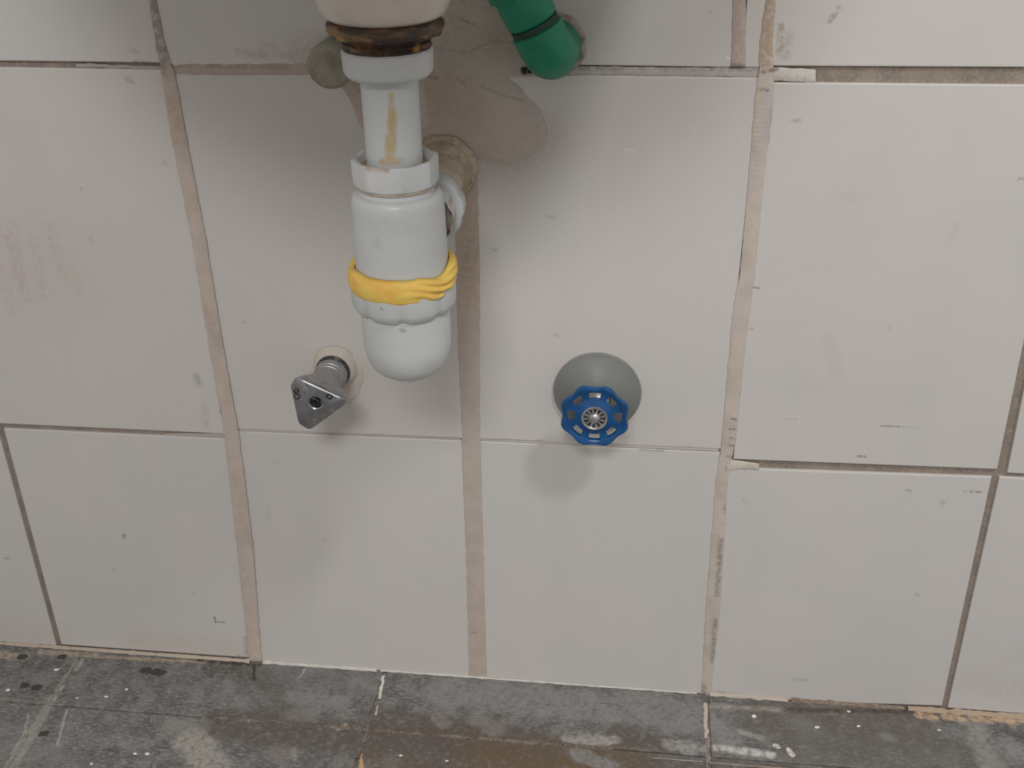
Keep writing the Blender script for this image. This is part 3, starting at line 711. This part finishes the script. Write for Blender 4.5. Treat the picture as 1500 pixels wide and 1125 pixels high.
# ------------------------------------------------------------------ green water pipe with elbow into the wall
nd = N('green_plastic'); c = nd.mix(nd.ramp(nd.noise(40, 3).outputs['Fac'], .4, .65), col(25, 104, 80, 1.8), col(20, 96, 72, 1.8))
c = nd.mix(nd.ramp(nd.noise(260, 3).outputs['Fac'], .6, .75, 0, .35), c, col(40, 96, 76, 1.7)); m_green = nd.out(c, .42, 0, .4)
nd = N('dark_green_gap'); m_gap = nd.out(col(22, 52, 44, 1.4), .6)
gp = thing('green_water_pipe', 'green plastic water pipe with elbow bending into the wall right of the basin', 'pipe', W(822, 60))
KP = W(806, 84, -.036)
sd = W(785, 42, -.040)
dr = (sd - KP); dr.y = -.002; dr.normalize()
seamL = (sd - KP).length
pts = []; rad = []
R1 = .0168
for q in (Vector((KP.x, -.0008, KP.z)), Vector((KP.x, -.012, KP.z))): pts.append(q)
bend = .016
c0 = KP + Vector((0, bend, 0)); c1 = KP + dr * bend
for i in range(11):
    s_ = i / 10; pts.append(c0 * (1 - s_) ** 2 + KP * 2 * s_ * (1 - s_) + c1 * s_ ** 2)
pts.append(KP + dr * (seamL - .0012)); pts.append(KP + dr * (seamL - .0003))
rad = [R1 + .0010, R1] + [R1] * 11 + [R1 + .0002, R1 - .0012]
e1 = mesh_obj('elbow', sweep(pts, rad, 48), m_green, smooth=True, auto=50)
a0 = KP + dr * (seamL - .001); 
e2 = mesh_obj('joint_gap', sweep([a0, a0 + dr * .0045], R1 - .0012, 48), m_gap, smooth=True, auto=50)
e2['label'] = 'dark gap between elbow and socket'
a1 = KP + dr * (seamL + .0032)
e3 = mesh_obj('socket', sweep([a1, a1 + dr * .002, a1 + dr * .0042, a1 + dr * .0215], [R1 - .0028, R1 - .0009, R1 - .0004, R1 - .0001], 48), m_green, smooth=True, auto=50)
a2 = a1 + dr * .0212
e4 = mesh_obj('collar', sweep([a2, a2 + dr * .0008, a2 + dr * .024, a2 + dr * .026], [R1 + .0004, R1 + .0024, R1 + .0024, R1 + .001], 48), m_green, smooth=True, auto=50)
a3 = a2 + dr * .026
e5 = mesh_obj('pipe', sweep([a3, a3 + dr * .03], .0125, 40), m_green, smooth=True, auto=50)
attach(gp, e1, e2, e3, e4, e5)
# dark ragged hole edge round the elbow
nd = N('old_mortar'); c = nd.mix(nd.ramp(nd.noise(120, 4).outputs['Fac'], .4, .6), col(132, 124, 116), col(100, 92, 86)); nd.bump(nd.noise(200, 4).outputs['Fac'], .6, .0012); m_old = nd.out(c, .9)
hr = mesh_obj('mortar_collar', lathe([(.0175, -.0012), (.0205, -.0012), (.0196, -.0026), (.0172, -.0030)], (KP.x, 0, KP.z), Y, 72, lambda t, r, h: r + .0018 * noise.noise((math.cos(t) * 2, math.sin(t) * 2, 3)) if r > .02 else r, cap=False), m_old, wall, smooth=True, auto=60)

# ------------------------------------------------------------------ capped stub left of the trap
nd = N('olive_stub'); c = nd.mix(nd.ramp(nd.noise(60, 5).outputs['Fac'], .38, .65), col(124, 121, 108), col(102, 98, 86))
c = nd.mix(nd.ramp(nd.noise(120, 3).outputs['Fac'], .62, .72, 0, .6), c, col(150, 146, 138)); nd.bump(nd.noise(200, 4).outputs['Fac'], .5, .001); m_stub = nd.out(c, .7, 0, .3)
sp = W(482, 97, -.028)
stub = thing('capped_pipe_stub', 'dull olive-grey capped pipe stub on the wall behind the drain collar', 'pipe', (sp.x, 0, sp.z))
s1 = mesh_obj('cap', lathe([(.0145, -.014), (.0153, -.0155), (.0153, -.0265), (.0142, -.030), (.0115, -.0318), (.004, -.0322)], (sp.x, 0, sp.z), Y, 56, lambda t, r, h: r + .0004 * noise.noise((math.cos(t) * 3, math.sin(t) * 3, h * 90))), m_stub, smooth=True, auto=60)
s2 = mesh_obj('pipe', lathe([(.0150, -.0010), (.0140, -.004), (.0138, -.0145)], (sp.x, 0, sp.z), Y, 48), m_stub, smooth=True, auto=60)
attach(stub, s1, s2)

# ------------------------------------------------------------------ chrome stop valve with three-cornered head
nd = N('chrome'); c = nd.mix(nd.ramp(nd.noise(80, 3).outputs['Fac'], .4, .7), (.42, .42, .43, 1), (.30, .30, .31, 1))
c = nd.mix(nd.ramp(nd.noise(500, 3).outputs['Fac'], .60, .72, 0, .4), c, (.16, .16, .16, 1))
m_chrome = nd.out(c, nd.ramp(nd.noise(120, 3).outputs['Fac'], .4, .6, .27, .42), .85, .5)
nd = N('dark_metal'); m_dm = nd.out(nd.mix(nd.ramp(nd.noise(300, 3).outputs['Fac'], .4, .6), (.10, .10, .10, 1), (.03, .03, .03, 1)), .45, .7)
YF = -.058
hx, hz = W(459, 591, YF).x, W(459, 591, YF).z
base = W(488, 545)
vx, vz = hx + .002, hz + .001
valve = thing('stop_valve', 'small chrome stop valve with three-cornered head left of the trap cup', 'valve', (vx, 0, vz))
corner_px = [(425, 566), (430, 557), (440, 553.5), (504, 583), (506, 588), (504, 594), (457, 628.5), (451, 630), (438, 622), (436, 617)]
cor = [W(x, y, YF) for x, y in corner_px]; nC = len(cor)
def poly_at(t_, sc, y):      # point of the scaled head outline in direction t_
    best = None
    d = Vector((math.cos(t_), 0, math.sin(t_))); c0 = Vector((hx, 0, hz))
    for i in range(nC):
        a = cor[i] - c0; b = cor[(i + 1) % nC] - c0
        den = d.x * (b.z - a.z) - d.z * (b.x - a.x)
        if abs(den) < 1e-12: continue
        s_ = (a.x * (b.z - a.z) - a.z * (b.x - a.x)) / den
        u_ = (a.x * d.z - a.z * d.x) / den
        if s_ > 0 and -1e-6 <= u_ <= 1 + 1e-6 and (best is None or s_ < best): best = s_
    return best
SG = 120
def vring(bm, mixf, rc, sc, y):
    r = []
    for i in range(SG):
        t_ = 2 * PI * i / SG; pr_ = poly_at(t_, 1, y) * sc
        rad_ = pr_ * (1 - mixf) + rc * mixf
        cx = hx * (1 - mixf) + vx * mixf; cz = hz * (1 - mixf) + vz * mixf
        r.append(bm.verts.new((cx + rad_ * math.cos(t_), y, cz + rad_ * math.sin(t_))))
    return r
bm = bmesh.new(); rings = []
for mixf, rc, sc, y in ((1, .0047, 1, YF + .0035), (1, .0047, 1, YF - .0002), (1, .0056, 1, YF - .0008), (0, 0, .90, YF - .0008), (0, 0, .96, YF - .0002), (0, 0, 1., YF + .0012), (0, 0, 1., YF + .0030), (0, 0, .955, YF + .0036), (0, 0, .955, YF + .0046), (0, 0, .985, YF + .0052), (.15, .012, .95, YF + .010), (.6, .0125, .95, YF + .017), (1, .0124, 1, YF + .026), (1, .0126, 1, YF + .034)):
    rings.append(vring(bm, mixf, rc, sc, y))
for r0, r1 in zip(rings, rings[1:]):
    for i in range(SG): bm.faces.new((r0[i], r0[(i + 1) % SG], r1[(i + 1) % SG], r1[i]))
bm.faces.new(rings[0]); bm.faces.new(rings[-1])
h1 = mesh_obj('head', bm, m_chrome, smooth=True, auto=28)
h2_ = mesh_obj('screw', lathe([(.0046, YF + .0032), (.0044, YF + .0010), (.0036, YF + .0006), (.0030, YF + .0022), (.0016, YF + .0022), (.0013, YF + .0012), (.0004, YF + .0011)], (hx, 0, hz), Y, 32), m_dm, smooth=True, auto=40)
h3 = mesh_obj('neck', lathe([(.0122, YF + .033), (.0130, YF + .0335), (.0130, YF + .0360), (.0118, YF + .0365), (.0118, YF + .0385), (.0128, YF + .039), (.0128, -.001)], (vx, 0, vz), Y, 48, cap=False), m_chrome, smooth=True, auto=35)
h4 = mesh_obj('thread_ring', lathe([(.0126, -.0128), (.0134, -.0124), (.0134, -.0112), (.0128, -.0104), (.0136, -.0098), (.0136, -.0086), (.0128, -.008)], (vx, 0, vz), Y, 48, cap=False), m_dm, smooth=True, auto=35)
mesh_obj('mortar_collar', lathe([(.0125, -.0078), (.0150, -.0072), (.0162, -.0050), (.0180, -.0010)], (vx, 0, vz), Y, 60, lambda t, r, h: r + .0012 * noise.noise((math.cos(t) * 2, math.sin(t) * 2, 3)) if r > .013 else r, cap=False), m_filler, wall, smooth=True, auto=60)
# stamped marks on the head
def ring_mark(px, py, r, w_, nm):
    q = W(px, py, YF); return lathe([(r - w_, -.0002), (r - w_, -.0006), (r, -.0006), (r, -.0002)], (q.x, YF - .0006, q.z), Y, 20, cap=False)
b1 = ring_mark(434.5, 572, .0020, .0008, 'a'); b2 = ring_mark(435.5, 580, .0024, .0008, 'b')
h5 = mesh_obj('stamped_mark', b1, m_dm, smooth=False); h6 = mesh_obj('stamped_mark', b2, m_dm)
h7 = mesh_obj('stamped_mark', ring_mark(483, 580, .0024, .0009, 'c'), m_dm)
attach(valve, h1, h2_, h3, h4, h5, h6, h7)

# ------------------------------------------------------------------ blue handwheel valve
ec = W(875, 573); EX, EZ = ec.x, ec.z
hw = thing('handwheel_valve', 'blue handwheel valve with round grey wall plate at the centre right', 'valve', (EX, 0, EZ))
nd = N('grey_plate'); c = nd.mix(nd.ramp(nd.noise(30, 3).outputs['Fac'], .4, .65), col(116, 117, 113, 1.2), col(112, 113, 109, 1.2)); m_plate = nd.out(c, .38, 0, .4)
f1 = mesh_obj('wall_plate', lathe([(.0336, -.0004), (.0339, -.0020), (.0333, -.0030), (.0318, -.0034), (.0300, -.0040), (.022, -.0085), (.0150, -.0120), (.0120, -.0135), (.0105, -.0138), (.0105, -.004)], (EX, 0, EZ), Y, 96, cap=False), m_plate, smooth=True, auto=32)
nd = N('bonnet_metal'); m_bon = nd.out(nd.mix(nd.ramp(nd.noise(60, 3).outputs['Fac'], .4, .65), (.46, .45, .42, 1), (.36, .35, .33, 1)), .4, .5)
hc = W(873.5, 610, -.040); HX, HZ = (EX + hc.x) / 2, hc.z
f2 = mesh_obj('bonnet', lathe([(.0098, -.004), (.0098, -.018), (.0090, -.020), (.0070, -.022), (.0065, -.034)], (EX, 0, EZ), Y, 40, cap=False), m_bon, smooth=True, auto=35)
HX, HZ = EX, EZ
nd = N('blue_paint'); c = nd.mix(nd.ramp(nd.noise(90, 3).outputs['Fac'], .4, .65), col(16, 72, 122, 1.25), col(13, 62, 108, 1.25)); m_blue = nd.out(c, .30, 0, .5)
# wheel: polar plate with eight windows, lobed rim
bm = bmesh.new(); NA = 160; YW = -.0385
rr = [.0090, .0105, .0125, .0148, .0165, .0188, .0204, .0222, .0240, .0250]
pf = [-.0030, -.0028, -.0016, -.0010, -.0008, -.0008, -.0010, -.0022, -.0022, -.0006]      # front relief
bk = [.0035, .0035, .0028, .0022, .0022, .0022, .0026, .0030, .0028, .0010]
def rad_w(r, t):
    k_ = max(0, (r - .0204) / .0046)
    return r + k_ * .0012 * (-math.cos(8 * t)) * 1.0 + k_ * .0003
Fv = []; Bv = []
for i in range(NA):
    t_ = 2 * PI * i / NA
    Fv.append([bm.verts.new((HX + rad_w(r, t_) * math.cos(t_), YW + f_, HZ + rad_w(r, t_) * math.sin(t_))) for r, f_ in zip(rr, pf)])
    Bv.append([bm.verts.new((HX + rad_w(r, t_) * math.cos(t_), YW + b_, HZ + rad_w(r, t_) * math.sin(t_))) for r, b_ in zip(rr, bk)])
NR = len(rr) - 1; per = NA // 8
def hole(i, k):
    j = (i + per // 2) % per             # window centred on the multiples of 45 degrees
    wdt = 7 if k < 4 else 6
    return k in (3, 4, 5) and (per // 2 - wdt) <= j < (per // 2 + wdt)
for i in range(NA):
    i2 = (i + 1) % NA
    for k in range(NR):
        if hole(i, k): continue
        bm.faces.new((Fv[i][k], Fv[i2][k], Fv[i2][k + 1], Fv[i][k + 1]))
        bm.faces.new((Bv[i][k], Bv[i][k + 1], Bv[i2][k + 1], Bv[i2][k]))
    bm.faces.new((Fv[i][NR], Fv[i2][NR], Bv[i2][NR], Bv[i][NR])); bm.faces.new((Fv[i][0], Bv[i][0], Bv[i2][0], Fv[i2][0]))
    for k in range(NR):
        if not hole(i, k): continue
        if not hole(i, k - 1): bm.faces.new((Fv[i][k], Bv[i][k], Bv[i2][k], Fv[i2][k]))
        if not hole(i, k + 1): bm.faces.new((Fv[i][k + 1], Fv[i2][k + 1], Bv[i2][k + 1], Bv[i][k + 1]))
        if not hole((i - 1) % NA, k): bm.faces.new((Fv[i][k], Fv[i][k + 1], Bv[i][k + 1], Bv[i][k]))
        if not hole(i2, k): bm.faces.new((Fv[i2][k], Bv[i2][k], Bv[i2][k + 1], Fv[i2][k + 1]))
f3 = mesh_obj('handwheel', bm, m_blue, smooth=True, auto=45); f3['label'] = 'blue eight-lobed handwheel'
nd = N('steel'); m_steel = nd.out(nd.mix(nd.ramp(nd.noise(200, 3).outputs['Fac'], .4, .6), (.62, .60, .62, 1), (.42, .41, .42, 1)), .28, .75)
f4 = mesh_obj('hub_ring', lathe([(.0080, YW - .0020), (.0080, YW - .0036), (.0086, YW - .0042), (.0096, YW - .0040), (.0098, YW - .0030), (.0098, YW - .002)], (HX, 0, HZ), Y, 64, cap=False), m_steel, smooth=True, auto=60)
f5 = mesh_obj('hub_disc', lathe([(.0082, YW - .0014), (.0060, YW - .0016), (.004, YW - .0016)], (HX, 0, HZ), Y, 64), m_dm)
bm = bmesh.new()
for i in range(12):
    t_ = 2 * PI * i / 12 + .2; a, b = .0040, .0080; wd = .10
    pts4 = [(a, t_ - wd * 1.3), (b, t_ - wd), (b, t_ + wd), (a, t_ + wd * 1.3)]
    vs = [bm.verts.new((HX + r_ * math.cos(q), YW - .0026, HZ + r_ * math.sin(q))) for r_, q in pts4]
    vb = [bm.verts.new((v.co.x, YW - .0015, v.co.z)) for v in vs]
    bm.faces.new(vs)
    for j in range(4): bm.faces.new((vs[j], vb[j], vb[(j + 1) % 4], vs[(j + 1) % 4]))
f6 = mesh_obj('hub_ribs', bm, m_steel)
f7 = mesh_obj('hub_screw', lathe([(.0042, YW - .0015), (.0042, YW - .0034), (.0036, YW - .0044), (.0022, YW - .0052), (.0008, YW - .0054)], (HX, 0, HZ), Y, 32), m_steel, smooth=True, auto=50)
f8 = mesh_obj('stem', lathe([(.0055, -.020), (.0055, YW + .003)], (HX, 0, HZ), Y, 24), m_bon, smooth=True, auto=50)
attach(hw, f1, f2, f3, f4, f5, f6, f7, f8)
